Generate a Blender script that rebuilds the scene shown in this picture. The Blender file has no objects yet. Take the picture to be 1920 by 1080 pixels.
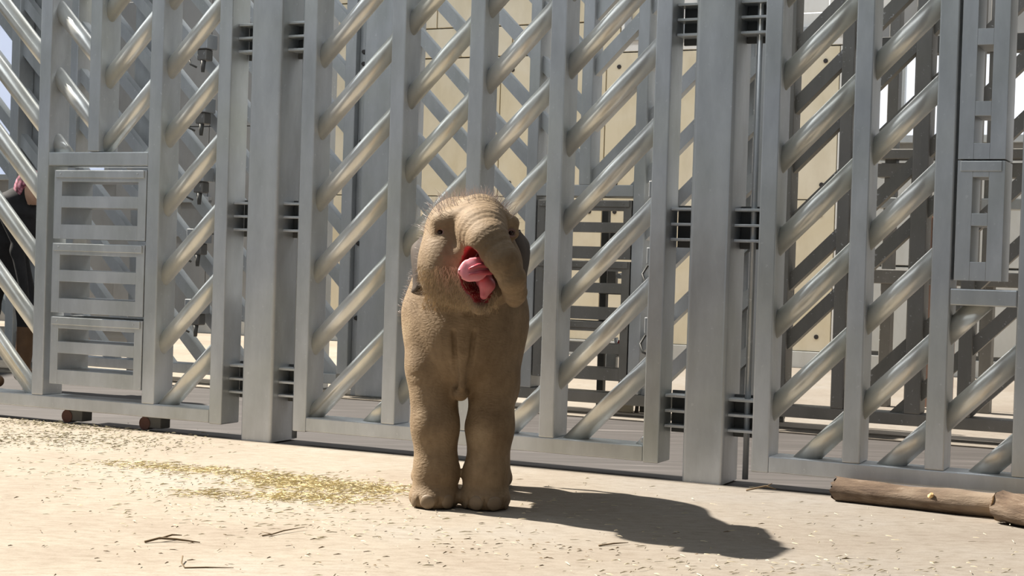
import bpy, bmesh, math, random
import numpy as np
from mathutils import Vector, Matrix
random.seed(7)
sc = bpy.context.scene
C = sc.collection
PI = math.pi

# ---------------------------------------------------------------- camera
CAM_H = 0.913
PITCH, ROLL = -0.0154062, 0.0314489
cp, sp = math.cos(PITCH), math.sin(PITCH)
right = Vector((1, 0, 0)); fwd = Vector((0, cp, sp)); up0 = Vector((0, -sp, cp))
cr, sr = math.cos(ROLL), math.sin(ROLL)
cx, cu = cr*right + sr*up0, -sr*right + cr*up0
cd = bpy.data.cameras.new('camera'); cam = bpy.data.objects.new('camera', cd); C.objects.link(cam)
M = Matrix((cx, cu, -fwd)).transposed().to_4x4(); M.translation = Vector((0, 0, CAM_H))
cam.matrix_world = M
cd.sensor_width = 36; cd.lens = 2886.5*36/1920; cd.clip_start = 0.05; cd.clip_end = 200
sc.camera = cam

# ---------------------------------------------------------------- light
w = bpy.data.worlds.new('world'); sc.world = w; w.use_nodes = True
bg = w.node_tree.nodes['Background']
bg.inputs[0].default_value = (0.80, 0.90, 1.0, 1); bg.inputs[1].default_value = 0.42
sd = bpy.data.lights.new('sun', 'SUN'); sun = bpy.data.objects.new('sun', sd); C.objects.link(sun)
sd.energy = 12.5; sd.angle = math.radians(0.9); sd.color = (1.0, 0.925, 0.81)
az = math.radians(-26.0); el = math.radians(46)
sdir = Vector((math.cos(az)*math.cos(el), math.sin(az)*math.cos(el), -math.sin(el)))
sun.rotation_euler = sdir.to_track_quat('-Z', 'Y').to_euler(); sun.location = (-4, 9, 8)
# long roof light of the hall, high above the near side of the fence
ad_ = bpy.data.lights.new('roof_light', 'AREA'); ad_.shape = 'RECTANGLE'; ad_.size = 9.0; ad_.size_y = 1.6; ad_.energy = 125; ad_.color = (0.90, 0.95, 1.0)
roof = bpy.data.objects.new('roof_light', ad_); C.objects.link(roof)
roof.location = (-1.6, 5.0, 4.6); roof.rotation_euler = (Vector((0.2, 7.2, 1.2))-Vector(roof.location)).to_track_quat('-Z', 'Y').to_euler()
ae_ = bpy.data.lights.new('rear_fill_light', 'AREA'); ae_.shape = 'RECTANGLE'; ae_.size = 12.0; ae_.size_y = 1.5; ae_.energy = 230; ae_.color = (1.0, 0.97, 0.92)  # added unseen lamp, brightens the back wall and far bar tops
rear_fill = bpy.data.objects.new('rear_fill_light', ae_); C.objects.link(rear_fill)
rear_fill.location = (0.4, 11.2, 6.4); rear_fill.rotation_euler = (0, 0, -0.4458638)
sc.view_settings.view_transform = 'Standard'; sc.view_settings.look = 'None'
sc.view_settings.exposure = 0.0; sc.view_settings.gamma = 1.0; sc.view_settings.use_curve_mapping = False

# ---------------------------------------------------------------- frames
TH = 0.4458638
Z0 = 6.991879
FD = Vector((math.cos(TH), -math.sin(TH), 0)); FM = Vector((math.sin(TH), math.cos(TH), 0))
def F(s, n, h):
    """fence coordinates: along the fence, behind its front face, height."""
    return Vector((0, Z0, 0)) + FD*s + FM*n + Vector((0, 0, h))

# ---------------------------------------------------------------- materials
def newmat(name):
    m = bpy.data.materials.new(name); m.use_nodes = True
    nt = m.node_tree; return m, nt, nt.nodes['Principled BSDF']
def noise(nt, scale, detail=4, rough=0.6, coord='Object', dist=0.0, stretch=None):
    tc = nt.nodes.new('ShaderNodeTexCoord'); src = tc.outputs[coord]
    if stretch:
        mp = nt.nodes.new('ShaderNodeMapping'); mp.inputs['Scale'].default_value = stretch
        nt.links.new(src, mp.inputs[0]); src = mp.outputs[0]
    n = nt.nodes.new('ShaderNodeTexNoise'); n.inputs['Scale'].default_value = scale
    n.inputs['Detail'].default_value = detail; n.inputs['Roughness'].default_value = rough
    n.inputs['Distortion'].default_value = dist
    nt.links.new(src, n.inputs['Vector']); return n
def ramp(nt, src, stops):
    r = nt.nodes.new('ShaderNodeValToRGB'); e = r.color_ramp.elements
    while len(e) < len(stops): e.new(0.5)
    for k, (p, c) in enumerate(stops):
        e[k].position = p; e[k].color = (*c, 1)
    nt.links.new(src, r.inputs[0]); return r
def mixc(nt, fac, a, b, blend='MIX'):
    m = nt.nodes.new('ShaderNodeMix'); m.data_type = 'RGBA'; m.blend_type = blend
    if isinstance(fac, (int, float)): m.inputs[0].default_value = fac
    else: nt.links.new(fac, m.inputs[0])
    for k, v in ((6, a), (7, b)):
        if isinstance(v, tuple): m.inputs[k].default_value = (*v, 1)
        else: nt.links.new(v, m.inputs[k])
    return m.outputs[2]
def bump(nt, bs, src, strength, dist=0.01):
    b = nt.nodes.new('ShaderNodeBump'); b.inputs['Strength'].default_value = strength
    b.inputs['Distance'].default_value = dist
    nt.links.new(src, b.inputs['Height']); nt.links.new(b.outputs[0], bs.inputs['Normal'])
def plain(name, col, rough=0.6, metal=0.0, var=0.12, scale=9, bmp=0.15):
    m, nt, bs = newmat(name)
    n = noise(nt, scale)
    lo = tuple(c*(1-var) for c in col); hi = tuple(min(1, c*(1+var)) for c in col)
    r = ramp(nt, n.outputs['Fac'], [(0.3, lo), (0.7, hi)])
    nt.links.new(r.outputs[0], bs.inputs['Base Color'])
    bs.inputs['Roughness'].default_value = rough; bs.inputs['Metallic'].default_value = metal
    if bmp: bump(nt, bs, n.outputs['Fac'], bmp, 0.004)
    return m
def zinc(name, base=(0.47, 0.49, 0.50), metal=0.55, rough=0.42):
    m, nt, bs = newmat(name)
    n1 = noise(nt, 5.0, 5, 0.65, stretch=(1, 1, 0.35)); n2 = noise(nt, 38, 3, 0.7); n3 = noise(nt, 1.7, 2)
    a = tuple(c*0.84 for c in base); b = tuple(min(1, c*1.14) for c in base)
    r = ramp(nt, n1.outputs['Fac'], [(0.32, a), (0.68, b)])
    stain = ramp(nt, n3.outputs['Fac'], [(0.42, (1, 1, 1)), (0.7, (0.93, 0.93, 0.86))])
    c = mixc(nt, 1.0, r.outputs[0], stain.outputs[0], 'MULTIPLY')
    fl = ramp(nt, n2.outputs['Fac'], [(0.64, (0, 0, 0)), (0.78, (1, 1, 1))])
    c = mixc(nt, fl.outputs[0], c, (0.72, 0.74, 0.75))
    nt.links.new(c, bs.inputs['Base Color'])
    rr = nt.nodes.new('ShaderNodeMapRange'); rr.inputs['To Min'].default_value = rough-0.08; rr.inputs['To Max'].default_value = rough+0.14
    nt.links.new(n1.outputs['Fac'], rr.inputs['Value']); nt.links.new(rr.outputs[0], bs.inputs['Roughness'])
    bs.inputs['Metallic'].default_value = metal
    bump(nt, bs, n2.outputs['Fac'], 0.08, 0.002)
    return m
ZINC = zinc('galvanised_steel', (0.55, 0.575, 0.60), 0.6, 0.38)
PIPE = zinc('galvanised_pipe', (0.74, 0.74, 0.71), 0.6, 0.32)
DULL_SHADED = zinc('dull_shaded_steel', (0.21, 0.205, 0.195), 0.35, 0.5)  # darker steel; shade on far boxes and bottom rail is in its colour
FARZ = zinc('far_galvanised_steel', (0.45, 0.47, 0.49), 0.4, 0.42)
DARKST = plain('dark_steel', (0.10, 0.10, 0.095), 0.6, 0.3)
BLACKR = plain('black_rubber', (0.02, 0.018, 0.017), 0.7)
RUST = plain('red_brown_rubber', (0.085, 0.035, 0.025), 0.7)
BOLT = plain('dark_bolt', (0.05, 0.045, 0.045), 0.5, 0.5)

def floor_mat():
    m, nt, bs = newmat('sandy_concrete')
    a = noise(nt, 0.9, 6, 0.6, 'Object'); b = noise(nt, 14, 5, 0.7, 'Object', stretch=(1, 2.2, 1)); c = noise(nt, 120, 3, 0.7, 'Object')
    r1 = ramp(nt, a.outputs['Fac'], [(0.3, (0.26, 0.22, 0.18)), (0.5, (0.31, 0.275, 0.23)), (0.72, (0.34, 0.317, 0.285))])
    r2 = ramp(nt, b.outputs['Fac'], [(0.32, (0.74, 0.69, 0.61)), (0.46, (0.93, 0.90, 0.86)), (0.6, (1.06, 1.05, 1.02))])
    r3 = ramp(nt, c.outputs['Fac'], [(0.3, (0.86, 0.84, 0.8)), (0.6, (1.0, 1.0, 1.0))])
    x = mixc(nt, 0.8, r1.outputs[0], r2.outputs[0], 'MULTIPLY'); x = mixc(nt, 0.8, x, r3.outputs[0], 'MULTIPLY')
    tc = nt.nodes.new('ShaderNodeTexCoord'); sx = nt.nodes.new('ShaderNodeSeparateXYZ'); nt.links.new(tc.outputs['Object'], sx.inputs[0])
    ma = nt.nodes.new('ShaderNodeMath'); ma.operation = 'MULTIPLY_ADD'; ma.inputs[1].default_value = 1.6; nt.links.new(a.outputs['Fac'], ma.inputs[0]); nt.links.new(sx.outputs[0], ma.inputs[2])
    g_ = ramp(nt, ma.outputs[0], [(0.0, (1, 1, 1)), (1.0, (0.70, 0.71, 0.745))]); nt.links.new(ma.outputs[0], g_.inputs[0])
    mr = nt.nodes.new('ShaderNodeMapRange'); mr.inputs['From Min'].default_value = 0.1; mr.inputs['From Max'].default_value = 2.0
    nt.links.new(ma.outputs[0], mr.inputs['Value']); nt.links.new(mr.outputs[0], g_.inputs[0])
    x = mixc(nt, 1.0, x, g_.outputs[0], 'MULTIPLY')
    nt.links.new(x, bs.inputs['Base Color']); bs.inputs['Roughness'].default_value = 0.92
    bump(nt, bs, b.outputs['Fac'], 0.25, 0.01); return m
FLOOR = floor_mat()
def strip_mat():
    m, nt, bs = newmat('shade_darkened_concrete')
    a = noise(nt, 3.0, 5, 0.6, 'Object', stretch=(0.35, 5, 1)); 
    r = ramp(nt, a.outputs['Fac'], [(0.32, (0.050, 0.045, 0.043)), (0.6, (0.078, 0.070, 0.068)), (0.76, (0.17, 0.155, 0.15))])  # fence shade painted into the colour, paler streaks for light between bars
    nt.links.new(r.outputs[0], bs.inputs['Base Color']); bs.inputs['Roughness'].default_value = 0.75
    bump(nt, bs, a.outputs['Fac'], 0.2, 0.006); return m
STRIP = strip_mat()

# ---------------------------------------------------------------- helpers
def props(o, label=None, cat=None, group=None, kind=None):
    if label: o['label'] = label
    if cat: o['category'] = cat
    if group: o['group'] = group
    if kind: o['kind'] = kind
    return o
def thing(name, loc, label, cat, group=None, rz=0.0):
    o = bpy.data.objects.new(name, None); C.objects.link(o); o.empty_display_size = 0.1
    o.location = loc; o.rotation_euler = (0, 0, rz)
    return props(o, label, cat, group)
def link(name, me, mat, parent=None, smooth=False, label=None):
    if mat and not me.materials: me.materials.append(mat)
    if smooth:
        for p in me.polygons: p.use_smooth = True
    o = bpy.data.objects.new(name, me); C.objects.link(o)
    if parent: o.parent = parent
    if label: o['label'] = label
    return o
def bm_mesh(bm, name):
    me = bpy.data.meshes.new(name); bmesh.ops.recalc_face_normals(bm, faces=bm.faces); bm.to_mesh(me); bm.free(); return me
def bm_box(bm, x0, x1, y0, y1, z0, z1, bev=0.0, seg=2):
    r = bmesh.ops.create_cube(bm, size=1.0)
    vs = r['verts']
    for v in vs:
        v.co = Vector(((x0+x1)/2 + v.co.x*(x1-x0), (y0+y1)/2 + v.co.y*(y1-y0), (z0+z1)/2 + v.co.z*(z1-z0)))
    if bev > 0:
        es = list({e for v in vs for e in v.link_edges})
        bmesh.ops.bevel(bm, geom=es, offset=bev, segments=seg, profile=0.5, affect='EDGES')
def box(name, parent, mat, x0, x1, y0, y1, z0, z1, bev=0.004, label=None):
    bm = bmesh.new(); bm_box(bm, x0, x1, y0, y1, z0, z1, bev)
    return link(name, bm_mesh(bm, name), mat, parent, smooth=False, label=label)
def tube_bm(bm, p, q, r0, r1=None, n=16, caps=True):
    r1 = r0 if r1 is None else r1
    p, q = Vector(p), Vector(q); d = (q-p).normalized()
    u = d.orthogonal().normalized(); v = d.cross(u)
    A = [bm.verts.new(p + (u*math.cos(t)+v*math.sin(t))*r0) for t in [2*PI*k/n for k in range(n)]]
    B = [bm.verts.new(q + (u*math.cos(t)+v*math.sin(t))*r1) for t in [2*PI*k/n for k in range(n)]]
    for k in range(n):
        f = bm.faces.new((A[k], A[(k+1) % n], B[(k+1) % n], B[k])); f.smooth = True
    if caps: bm.faces.new(A[::-1]); bm.faces.new(B)
def tube(name, parent, mat, p, q, r0, r1=None, n=16, label=None):
    bm = bmesh.new(); tube_bm(bm, p, q, r0, r1, n); return link(name, bm_mesh(bm, name), mat, parent, label=label)
def chain_bm(bm, pts, rad, n=10):
    pts = [Vector(p) for p in pts]; rings = []
    for i, p in enumerate(pts):
        d = (pts[min(i+1, len(pts)-1)] - pts[max(i-1, 0)]).normalized()
        u = d.cross(Vector((0, 0, 1))); 
        if u.length < 1e-3: u = Vector((1, 0, 0))
        u.normalize(); v = d.cross(u); r = rad[i] if isinstance(rad, (list, tuple)) else rad
        rings.append([bm.verts.new(p + (u*math.cos(2*PI*k/n) + v*math.sin(2*PI*k/n))*r) for k in range(n)])
    for a, b in zip(rings, rings[1:]):
        for k in range(n):
            f = bm.faces.new((a[k], a[(k+1) % n], b[(k+1) % n], b[k])); f.smooth = True
    bm.faces.new(rings[0][::-1]); bm.faces.new(rings[-1])
_diag = {}
def diag_mesh(s0, s1, lo, hi, sgn, r, n, square=False):
    """bar at 45 degrees whose ends are cut vertically (at x=s0,s1) and clipped by height (lo,hi) -> mesh around c=0"""
    bm = bmesh.new(); rr = r*math.sqrt(2)
    # cross-section in y (depth) and z, sheared along x
    if square: prof = [(-r, -rr), (r, -rr), (r, rr), (-r, rr)]
    else: prof = [(math.cos(2*PI*k/n)*r, math.sin(2*PI*k/n)*rr) for k in range(n)]
    A = [bm.verts.new((s0, y, sgn*s0+z)) for y, z in prof]; B = [bm.verts.new((s1, y, sgn*s1+z)) for y, z in prof]
    N = len(prof)
    for k in range(N):
        f = bm.faces.new((A[k], A[(k+1) % N], B[(k+1) % N], B[k])); f.smooth = not square
    bm.faces.new(A[::-1]); bm.faces.new(B)
    for zc, no in ((lo, -1), (hi, 1)):
        if zc is None: continue
        g = bm.verts[:]+bm.edges[:]+bm.faces[:]
        res = bmesh.ops.bisect_plane(bm, geom=g, plane_co=(0, 0, zc), plane_no=(0, 0, no), clear_outer=True)
        es = [e for e in res['geom_cut'] if isinstance(e, bmesh.types.BMEdge)]
        if es: bmesh.ops.contextual_create(bm, geom=es)
    return bm
def diagonals(parent, s0, s1, lo, hi, sgn, c0, step, y, r, mat, ox, square=False, n=18, name='diagonal_pipe'):
    """all bars of the lattice h = sgn*s + c inside one bay"""
    rr = r*math.sqrt(2); k = -40; shared = None
    while k < 60:
        c = c0 + step*k; k += 1
        zs = (sgn*s0+c, sgn*s1+c); zmin, zmax = min(zs)-rr, max(zs)+rr
        if zmax < lo+0.02 or zmin > hi-0.02: continue
        if zmin >= lo and zmax <= hi:
            if shared is None: shared = bm_mesh(diag_mesh(s0-ox, s1-ox, None, None, sgn, r, n, square), name)
            o = link(name, shared, mat, parent); o.location = (0, y, c + sgn*ox)
        else:
            cc = c + sgn*ox
            bm = diag_mesh(s0-ox, s1-ox, lo-cc, hi-cc, sgn, r, n, square)
            if len(bm.verts) < 4: bm.free(); continue
            o = link(name, bm_mesh(bm, name), mat, parent); o.location = (0, y, cc)

TOP = 3.05; D = 0.153; B0, B1 = 0.071, 0.139
def gate_root(name, s, n, label, group=None):
    p = F(s, n, 0); return thing(name, (p.x, p.y, 0), label, 'gate', group, -TH)
def upright(g, ox, s0, s1, z0, z1, mat=ZINC, d=D, name='upright', y0=0.0):
    return box(name, g, mat, s0-ox, s1-ox, y0, y0+d, z0, z1, 0.006)

# =================================================================== SETTING
def poly_obj(name, pts, z, mat, parent=None, thick=0.05):
    bm = bmesh.new(); a = [bm.verts.new((x, y, z)) for x, y in pts]; b = [bm.verts.new((x, y, z-thick)) for x, y in pts]
    bm.faces.new(a); bm.faces.new(b[::-1]); n = len(a)
    for k in range(n): bm.faces.new((a[k], b[k], b[(k+1) % n], a[(k+1) % n]))
    return link(name, bm_mesh(bm, name), mat, parent)
GREYW_EARLY = plain('blocker_sheet', (0.16, 0.16, 0.165), 0.8)
def fp(s, n): p = F(s, n, 0); return (p.x, p.y)
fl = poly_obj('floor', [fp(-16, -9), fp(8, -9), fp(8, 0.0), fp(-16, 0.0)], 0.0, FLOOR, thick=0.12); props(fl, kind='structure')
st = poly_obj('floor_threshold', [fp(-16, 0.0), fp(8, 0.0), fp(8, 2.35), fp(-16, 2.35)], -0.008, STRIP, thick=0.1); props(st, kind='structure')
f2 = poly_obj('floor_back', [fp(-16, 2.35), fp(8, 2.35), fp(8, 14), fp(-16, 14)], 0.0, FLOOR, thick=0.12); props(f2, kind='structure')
# unseen slab added above the camera to block sun and ambient light
cn = poly_obj('sun_blocker', [(-16, -9), (9, -9), (9, 6.15), (-7.9, 6.15), (-7.9, 20), (-16, 20)], 4.9, GREYW_EARLY, thick=0.2); props(cn, kind='structure')
cr_ = poly_obj('sky_blocker_right', [fp(4.8, 1.2), fp(9.5, 1.2), fp(9.5, 9), fp(4.8, 9)], 4.9, GREYW_EARLY, thick=0.2); props(cr_, kind='structure')  # added out of view to cut sky light from the right
wr = poly_obj('side_light_blocker', [fp(4.9, -9), fp(5.1, -9), fp(5.1, 8.3), fp(4.9, 8.3)], 4.7, GREYW_EARLY, thick=4.7); props(wr, kind='structure')  # unseen, added to keep ambient light off right-facing steel
# narrow joint cover along the kerb line
jt = thing('trim_1', (0, 0, 0), None, None); props(jt, kind='structure')

def wallmat(name, a, b):
    m, nt, bs = newmat(name)
    n1 = noise(nt, 0.8, 5, 0.6, 'Object', 0.6); n2 = noise(nt, 5, 5, 0.6, 'Object', stretch=(1, 1, 0.4))
    r = ramp(nt, n1.outputs['Fac'], [(0.35, a), (0.65, b)])
    s = ramp(nt, n2.outputs['Fac'], [(0.3, (0.86, 0.84, 0.80)), (0.55, (1, 1, 1))])
    nt.links.new(mixc(nt, 0.7, r.outputs[0], s.outputs[0], 'MULTIPLY'), bs.inputs['Base Color'])
    bs.inputs['Roughness'].default_value = 0.7; return m
CREAM = wallmat('cream_panel', (0.74, 0.65, 0.46), (0.82, 0.75, 0.60))
PALE = wallmat('pale_grey_panel', (0.52, 0.53, 0.52), (0.62, 0.63, 0.61))
GREYW = wallmat('grey_panel', (0.30, 0.30, 0.30), (0.36, 0.36, 0.355))
WHITEB = wallmat('whitewashed_block', (0.82, 0.82, 0.80), (0.88, 0.88, 0.87))
def glow(name, col, s):
    m, nt, bs = newmat(name)
    n = noise(nt, 1.2, 3); r = ramp(nt, n.outputs['Fac'], [(0.3, tuple(c*0.85 for c in col)), (0.7, col)])
    nt.links.new(r.outputs[0], bs.inputs['Emission Color']); bs.inputs['Emission Strength'].default_value = s
    bs.inputs['Base Color'].default_value = (*col, 1); bs.inputs['Roughness'].default_value = 0.2
    return m
WIN = glow('daylit_pane', (0.72, 0.80, 1.0), 0.62)
WIN3 = glow('pale_daylit_pane', (0.86, 0.90, 0.96), 0.72)
WIN2 = glow('bright_daylit_pane', (1.0, 1.0, 0.98), 1.0)
BN = 8.3
wb = thing('wall_back', F(0, BN, 0), None, None, rz=-TH); props(wb, kind='structure')
box('core', wb, GREYW, -14, 7, 0.10, 0.22, 0, 4.6, 0)
rows = [(0.165, 1.62), (1.63, 3.10)]
def panels(s0, s1, wd, mat, rows, bolts=True):
    s = s0
    while s < s1-0.05:
        e = min(s+wd, s1)
        for a, b in rows:
            box('panel', wb, mat, s+0.006, e-0.006, 0.03, 0.10, a, b, 0.004)
            if bolts and s > -7:
                for bx in (s+0.14, e-0.14):
                    for bz in (a+0.14, b-0.14):
                        bm = bmesh.new(); tube_bm(bm, (bx, 0.012, bz), (bx, 0.03, bz), 0.019, 0.024, 8)
                        link('bolt', bm_mesh(bm, 'bolt'), BOLT, wb)
        s = e
panels(-6.6, -0.58, 1.204, CREAM, rows)
panels(-9.3, -6.6, 1.35, GREYW, [(0.165, 1.15), (1.16, 2.4), (2.41, 3.9)], False)
panels(-0.44, 7.0, 1.24, PALE, [(0.2, 1.0), (1.02, 2.0)], False)
box('skirting', wb, PALE, -9.3, 7.0, 0.0, 0.10, 0.0, 0.16, 0.006)
# whitewashed block course over the cream panels, block by block
for r_, (a, b) in enumerate(((3.11, 3.42), (3.43, 3.74), (3.75, 4.06))):
    s = -6.5 - 0.3*(r_ % 2)
    while s < -0.4:
        m_ = WHITEB if s > -2.9 else CREAM
        box('block', wb, m_, s+0.005, s+0.60, 0.02, 0.10, a+0.004, b, 0.006); s += 0.61
# daylight windows
def window(k, s0, s1, h0, h1, nx, mat, frame=FARZ):
    g = thing('window_%d' % k, F(0, BN, 0), None, None, rz=-TH); props(g, kind='structure')
    wdt = (s1-s0)/nx
    for i in range(nx):
        box('pane', g, mat, s0+i*wdt+0.02, s0+(i+1)*wdt-0.02, 0.05, 0.08, h0+0.02, h1-0.02, 0)
    for i in range(nx+1):
        box('mullion', g, frame, s0+i*wdt-0.035, s0+i*wdt+0.035, -0.03, 0.09, h0, h1, 0.004)
    for z in (h0, h1): box('window_rail', g, frame, s0-0.035, s1+0.035, -0.035, 0.09, z-0.035, z+0.035, 0.004)
window(1, -12.2, -9.4, 1.8, 3.75, 4, WIN)
window(2, -0.40, 2.1, 2.2, 3.04, 6, WIN3)
window(3, -2.75, -0.45, 3.25, 4.0, 3, WIN2)
window(4, -8.36, -7.92, 1.15, 1.55, 1, WIN2)
window(5, 2.3, 4.4, 1.1, 3.0, 3, WIN3)
# white strip between cream and pale panels
box('edge_panel', wb, WHITEB, -0.575, -0.445, 0.02, 0.10, 0.2, 3.1, 0.004)

# =================================================================== POSTS
def hinge_post(s0, h, label, lst, brs, rstile):
    """square post 0.18 x 0.23 with three sets of three welded plates each side and a long pivot rod"""
    p = F(s0, 0, 0); g = thing('gate_post', (p.x, p.y, 0), label, 'post', None, -TH)
    bm = bmesh.new(); bm_box(bm, 0, 0.182, 0.0, 0.23, 0.0, h, 0)
    es = [e for e in bm.edges if abs(e.verts[0].co.z-e.verts[1].co.z) > 1]
    bmesh.ops.bevel(bm, geom=es, offset=0.018, segments=4, profile=0.5, affect='EDGES')
    o = link('post_tube', bm_mesh(bm, 'post_tube'), ZINC, g)
    for side, x0, x1 in ((-1, lst, -0.0), (1, 0.182, brs)):
        for zc in (2.0, 1.11, 0.295):
            for k in (-1, 0, 1):
                z = zc + k*0.066
                bm = bmesh.new(); bm_box(bm, x0, x1, 0.055, 0.15, z-0.006, z+0.006, 0.002)
                link('bracket_plate', bm_mesh(bm, 'bracket_plate'), ZINC, g)
            xm = x1-0.02 if side > 0 else x0+0.02
            box('bracket_back', g, DARKST, min(x0, x1)+0.001, max(x0, x1)-0.001, 0.145, 0.16, zc-0.1, zc+0.085, 0.002)
    tube('pivot_rod', g, ZINC, (brs-0.05, 0.10, 0.02), (brs-0.05, 0.10, 2.75), 0.013)
    return g
hinge_post(-1.471, 3.4, 'tall square galvanised post between left gate and middle gate', -0.115, 0.305, 0)
hinge_post(0.837, 3.4, 'tall square galvanised post right of elephant, between middle and right gates', -0.105, 0.305, 0)

# =================================================================== FRONT GATES
STEP = 0.3507
# ---- left gate
OX = -2.35
g = gate_root('steel_gate', OX, 0, 'front galvanised gate at left with three slotted boxes in its doorway')
box('bottom_rail', g, ZINC, -3.9-OX, -1.664-OX, 0, D, B0, B1, 0.005)
upright(g, OX, -3.95, -3.875, B0-0.006, TOP)
upright(g, OX, -2.826, -2.748, B1, TOP)
upright(g, OX, -2.487, -2.412, 1.432, TOP)
upright(g, OX, -2.090, -2.010, B1, TOP)
upright(g, OX, -1.664, -1.587, 0.066, TOP, name='stile')
box('top_rail', g, ZINC, -3.875-OX, -1.664-OX, 0.001, D, TOP-0.08, TOP, 0.005)
box('transom', g, ZINC, -2.748-OX, -2.090-OX, 0.0, D, 1.358, 1.430, 0.005)
diagonals(g, -3.875, -2.826, B1, TOP-0.08, -1, -0.915, 0.362, 0.077, 0.043, PIPE, OX)
diagonals(g, -2.748, -2.487, 1.430, TOP-0.08, -1, -0.565, 0.354, 0.077, 0.043, PIPE, OX)
diagonals(g, -2.412, -2.090, 1.430, TOP-0.08, 1, 4.24, STEP, 0.077, 0.043, PIPE, OX)
diagonals(g, -2.010, -1.664, B1, TOP-0.08, 1, 3.88, 0.3535, 0.077, 0.043, PIPE, OX)
for s_, lab in ((-2.60, 0), (-2.085, 1)):
    bm = bmesh.new(); bm_box(bm, s_-0.02-OX, s_+0.10-OX, 0.03, 0.11, 0.012, B0, 0.004)
    link('roller_block', bm_mesh(bm, 'roller_block'), DARKST, g)
    bm = bmesh.new(); tube_bm(bm, (s_+0.0-OX, 0.025, 0.035), (s_+0.0-OX, 0.10, 0.035), 0.034, 0.034, 16)
    link('roller', bm_mesh(bm, 'roller'), RUST, g, label='red-brown rubber roller')
# ---- middle gate
OX = -0.25
g = gate_root('steel_gate', OX, 0, 'front galvanised gate with slanting pipes directly behind the elephant')
box('bottom_rail', g, ZINC, -1.088-OX, 0.655-OX, 0, D, B0, B1, 0.005)
ups = [(-1.164, -1.088), (-0.669, -0.595), (-0.255, -0.180), (0.153, 0.229), (0.655, 0.729)]
for i, (a, b) in enumerate(ups):
    end = i in (0, 4); upright(g, OX, a, b, 0.067 if end else B1, TOP, name='stile' if end else 'upright')
box('top_rail', g, ZINC, -1.088-OX, 0.655-OX, 0.001, D, TOP-0.08, TOP, 0.005)
for (a, b), (c, d) in zip(ups, ups[1:]):
    diagonals(g, b, c, B1, TOP-0.08, 1, 0.184, STEP, 0.077, 0.043, PIPE, OX)
# ---- right gate
OX = 1.7
g = gate_root('steel_gate', OX, 0, 'front galvanised gate at right above the log, with two slotted boxes')
box('bottom_rail', g, ZINC, 1.220-OX, 3.1-OX, 0, D, B0, B1, 0.005)
ups = [(1.144, 1.220), (1.529, 1.604), (1.863, 1.941), (2.199, 2.275), (2.60, 2.675), (3.1, 3.175)]
for i, (a, b) in enumerate(ups):
    end = i in (0, 5); upright(g, OX, a, b, 0.068 if end else B1, TOP, name='stile' if end else 'upright')
box('top_rail', g, ZINC, 1.220-OX, 3.1-OX, 0.001, D, TOP-0.08, TOP, 0.005)
box('transom', g, ZINC, 1.941-OX, 2.199-OX, 0.0, D, 0.805, 0.872, 0.005)
for k in range(5):
    a, b = ups[k][1], ups[k+1][0]
    hi = 0.805 if k == 2 else TOP-0.08
    diagonals(g, a, b, B1, hi, 1, 0.175 if k < 2 else 0.175, STEP if k < 2 else 0.3535, 0.077, 0.043, PIPE, OX)

# =================================================================== SLOTTED BOXES
def slotted_box(s0, s1, z0, z1, n0, depth, label, group, vertical=None, mat=ZINC, cover=True):
    p = F(s0, n0, z0); g = thing('slotted_box', p, label, 'box', group, -TH)
    W, H = s1-s0, z1-z0
    bw = 0.052
    def part(nm, x0, x1, y0, y1, a, b, m=mat, bv=0.0012): return box(nm, g, m, x0, x1, y0, y1, a, b, bv)
    if vertical is None:
        # two tall sides, three wide slats, a cover strip along the top
        part('side_bar', 0, bw, 0, depth, 0, H); part('side_bar', W-bw, W, 0, depth, 0, H)
        part('slat', bw, W-bw, 0.0002, depth, 0, 0.076)
        part('slat', bw, W-bw, 0.0002, depth, 0.165, 0.226)
        part('slat', bw, W-bw, 0.0002, depth, H-0.062, H)
        if cover: part('cover_strip', 0.014, W-0.012, -0.010, 0.0, H-0.042, H-0.002, bv=0.003)
        for x in (0.05, W-0.05):
            if cover: part('rivet', x-0.004, x+0.004, -0.013, -0.010, H-0.026, H-0.018, bv=0.001)
    else:
        a0, a1 = 0.060, 0.122
        part('side_bar', 0, a0, 0, depth, 0, H); part('side_bar', a1, W, 0, depth, 0, H)
        part('cover_strip', 0.012, W-0.012, -0.006, 0.0, H-0.042, H-0.002, bv=0.002)
        zz = [0.0] + [v for pr in vertical for v in pr] + [H]
        for k in range(0, len(zz), 2): part('slat', a0, a1, 0.0002, depth, zz[k], zz[k+1])
    return g
GL = 'slotted boxes stacked in the left gate'
slotted_box(-2.703, -2.094, 0.973, 1.336, 0.0, 0.24, 'slotted steel box, topmost of the three in the left gate', GL)
slotted_box(-2.705, -2.095, 0.583, 0.951, 0.0, 0.24, 'slotted steel box, middle one of the three in the left gate', GL)
slotted_box(-2.703, -2.095, 0.205, 0.562, 0.0, 0.24, 'slotted steel box, lowest of the three in the left gate', GL)
GR = 'tall slotted boxes in the right gate'
slotted_box(1.953, 2.136, 0.905, 1.382, 0.0, 0.20, 'narrow steel box with two upright slots, lower one in the right gate', GR, vertical=[(0.075, 0.218), (0.268, 0.412)])
slotted_box(1.953, 2.136, 1.388, 2.32, 0.0, 0.20, 'taller steel box with upright slots, upper one in the right gate', GR, vertical=[(0.064, 0.172), (0.230, 0.453), (0.518, 0.80)])
GB = 'slotted boxes in the far gate'
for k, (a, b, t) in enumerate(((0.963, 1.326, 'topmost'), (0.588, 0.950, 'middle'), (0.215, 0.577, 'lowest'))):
    slotted_box(-1.035, -0.402, a, b, 2.5, 0.13, 'far slotted steel box seen right of the elephant, %s of three' % t, GB, mat=DULL_SHADED)

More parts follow.
